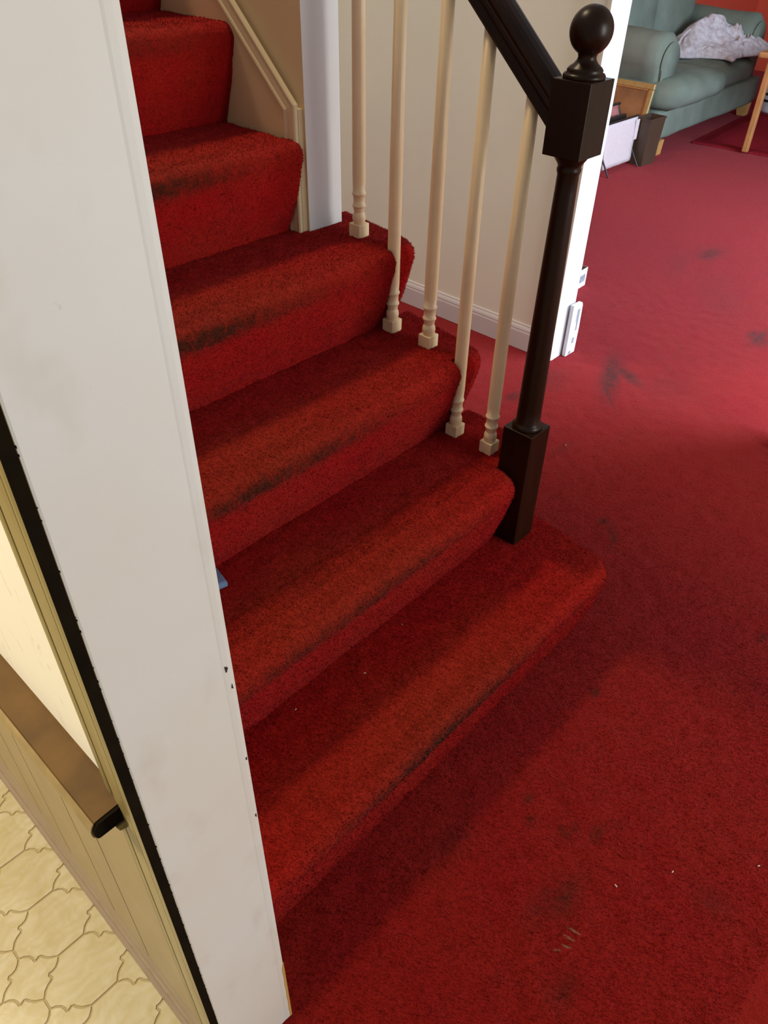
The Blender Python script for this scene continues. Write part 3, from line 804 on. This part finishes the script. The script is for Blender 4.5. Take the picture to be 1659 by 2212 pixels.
link('rim', bm, BROWN, bn)

# folding canvas magazine rack
mr = empty('magazine_rack', (4.83, 2.00, 0), R(0))
tag(mr, 'folding magazine rack with pinkish white canvas sling on black legs', 'magazine rack')
def sheet(name, P4, m, th=.006, n=10, sag=.0):
    bm = bmesh.new(); g = []
    a, b, c, e = [Vector(q) for q in P4]
    nrm = (b-a).cross(e-a).normalized()
    for j in range(n+1):
        g.append([bm.verts.new(a.lerp(b, i/n).lerp(e.lerp(c, i/n), j/n)+nrm*(sag*math.sin(math.pi*j/n)+.004*noise.noise(Vector((i*.6, j*.5, 2))))) for i in range(n+1)])
    for j in range(n):
        for i in range(n): bm.faces.new((g[j][i], g[j][i+1], g[j+1][i+1], g[j+1][i]))
    r_ = bmesh.ops.extrude_face_region(bm, geom=list(bm.faces))
    bmesh.ops.translate(bm, verts=[q for q in r_['geom'] if isinstance(q, bmesh.types.BMVert)], vec=nrm*th)
    return link(name, bm, m, mr, True)
sheet('front_sling', ((0, .035, .03), (.37, .035, .03), (.385, .045, .300), (-.01, .045, .300)), CANVAS)
sheet('back_sling', ((0, .05, .035), (.37, .05, .035), (.37, .20, .345), (0, .20, .345)), PINK)
bm = bmesh.new(); box(bm, (.355, .028, .16), (.40, .038, .285), .004, 2); link('canvas_tab', bm, CANVAS, mr)
for x in (-.006, .378):
    for a, b in (((x, .12, 0), (x, .045, .305)), ((x, -.03, 0), (x, .205, .35))):
        bm = bmesh.new(); rod(bm, a, b, .006); link('folding_leg', bm, BLACK, mr)
bm = bmesh.new(); rod(bm, (-.02, .045, .305), (.39, .045, .305), .007); link('top_rod', bm, BLACK, mr)
bm = bmesh.new(); rod(bm, (-.02, .205, .35), (.41, .205, .35), .009); link('top_rod', bm, BLACK, mr)
bm = bmesh.new(); box(bm, (.02, .06, .08), (.34, .085, .325), .003, 1, Matrix.Rotation(R(-8), 4, 'X')); link('dark_magazine', bm, BLACK, mr)

# side table with oak legs
tb = empty('side_table', (6.12, .60, 0), R(2))
tag(tb, 'honey oak table with square leg standing on the burgundy rug', 'table')
for x, y in ((.0, 1.0), (0, 0), (1.1, 0), (1.1, 1.0)):
    bm = bmesh.new(); box(bm, (x, y-.02, .012), (x+.042, y+.02, .600), .006, 2); link('leg', bm, OAK, tb)
bm = bmesh.new(); box(bm, (-.04, -.08, .60), (1.22, 1.08, .635), .01, 2); link('tabletop', bm, OAK, tb)
bm = bmesh.new()
for a, b in (((.02, -.01, .54), (1.14, .01, .60)), ((.02, .99, .54), (1.14, 1.01, .60)), ((.02, .0, .54), (.04, 1.0, .60)), ((1.12, .0, .54), (1.14, 1.0, .60))): box(bm, a, b)
link('apron', bm, OAK, tb)

# rug
rg = empty('rug', (6.10, 2.0, 0), R(4))
tag(rg, 'burgundy rug with raised border in front of the sofa', 'rug')
bm = bmesh.new(); box(bm, (.0, -1.7, -.001), (1.36, .0, .010), .003, 2); link('rug_pile', bm, RUG, rg)
bm = bmesh.new()
for a, b in (((.03, -1.67, .009), (1.33, -1.61, .013)), ((.03, -.09, .009), (1.33, -.03, .013)), ((.03, -1.61, .009), (.09, -.09, .013)), ((1.27, -1.61, .009), (1.33, -.09, .013))): box(bm, a, b, .0015, 1)
link('border', bm, RUGB, rg)

# striped basket at the right end of the sofa
bk = empty('striped_basket', (7.66, 2.02, 0))
tag(bk, 'small round white basket with black stripes beyond the oak table leg', 'basket')
bm = bmesh.new(); lathe(bm, [(.10, 0), (.115, .02), (.122, .10), (.125, .19), (.119, .19), (.112, .03)], 0, 0, 0, 32); link('basket_body', bm, CARD, bk)
for z in (.085, .135):
    bm = bmesh.new(); lathe(bm, [(.1215+.003*(z/.19), z), (.1235+.003*(z/.19), z+.003), (.1245+.003*(z/.19), z+.018), (.1225, z+.021)], 0, 0, 0, 32); link('stripe', bm, STRIPE, bk)

# cartons by the jamb
ct = empty('white_carton', (2.500, .822, 0))
tag(ct, 'flattened white carton standing upright against the white door jamb', 'carton')
bm = bmesh.new()
prism(bm, [(0, 0), (.067, 0), (.0685, .10), (.0665, .200), (.060, .212), (.0, .214)], (0, -.014, 0), (0, .002, 0), lambda a, b: Vector((a, 0, b)))
bmesh.ops.bevel(bm, geom=list(bm.edges), offset=.0015, segments=1, affect='EDGES')
link('panel', bm, CARD, ct)
for a, b in (((.034, .135), (.052, .190)), ((.030, .048), (.044, .072)), ((.018, .004), (.036, .016)), ((.040, .100), (.050, .134))):
    bm = bmesh.new(); box(bm, (a[0], -.0152, a[1]), (b[0], -.0138, b[1])); link('printed_patch', bm, GREYC, ct)
ob = empty('open_box', (3.02, 1.13, 0), R(3))
tag(ob, 'small white open cardboard box on the carpet just behind the door jamb', 'box')
bm = bmesh.new()
def rv(t, z): return [bm.verts.new((x, y, z)) for x, y in ((t, t), (.165-t, t), (.165-t, .20-t), (t, .20-t))]
A = rv(0, 0); B = rv(0, .088)
for i in range(4): bm.faces.new((A[i], A[(i+1) % 4], B[(i+1) % 4], B[i]))
bm.faces.new(A[::-1])
link('box_shell', bm, CARD, ob)
bm = bmesh.new(); C1 = rv(.003, .087); D1 = rv(.003, .004)
for i in range(4): bm.faces.new((C1[i], C1[(i+1) % 4], D1[(i+1) % 4], D1[i]))
bm.faces.new(D1); link('box_lining', bm, CARDIN, ob)
bm = bmesh.new(); box(bm, (.10, -.001, .025), (.15, .0005, .06)); link('printed_patch', bm, GREYC, ob)

# blue item peeping past the wall on the second step
bl = empty('blue_case', (.452, .402, .4), -.2)
tag(bl, 'pale blue glossy case corner lying on a tread beside the white wall', 'case')
bm = bmesh.new(); box(bm, (0, 0, .003), (.102, .050, .014), .002, 3); link('case_body', bm, BLUE, bl)
bm = bmesh.new(); box(bm, (0, .002, .014), (.100, .048, .017), .001, 2); link('case_lid', bm, BLUE, bl)

# lint on the carpet
for i, (x, y, z, s, lab) in enumerate([(.883, -.470, 0, .0030, 0), (.785, -.405, 0, .0034, 0), (1.007, -.584, 0, .0030, 0), (1.966, .461, 0, .0035, 0), (.70, .165, .2, .0030, 0), (.545, .20, .2, .0025, 0), (.85, .20, .2, .0022, 0)]):
    bm = bmesh.new(); bmesh.ops.create_icosphere(bm, subdivisions=2, radius=s*.8)
    for v_ in bm.verts: v_.co = Vector((v_.co.x*1.3, v_.co.y*.45, v_.co.z*.45))*(1+.5*noise.noise(v_.co*700))
    bmesh.ops.rotate(bm, verts=bm.verts, cent=(0, 0, 0), matrix=Matrix.Rotation(i*1.3, 3, 'Z'))
    o = link('lint_speck', bm, LINT); o.location = (x, y, z+.001)
    if z: tag(o, 'tiny off white lint speck on the bottom red tread', 'lint', 'lint specks on the bottom tread')
    elif x > 1.5: tag(o, 'tiny off white lint speck on the carpet right of the dark newel post', 'lint')
    else: tag(o, 'tiny off white lint speck on the hall carpet at the foot of the stairs', 'lint', 'lint specks on the hall carpet')
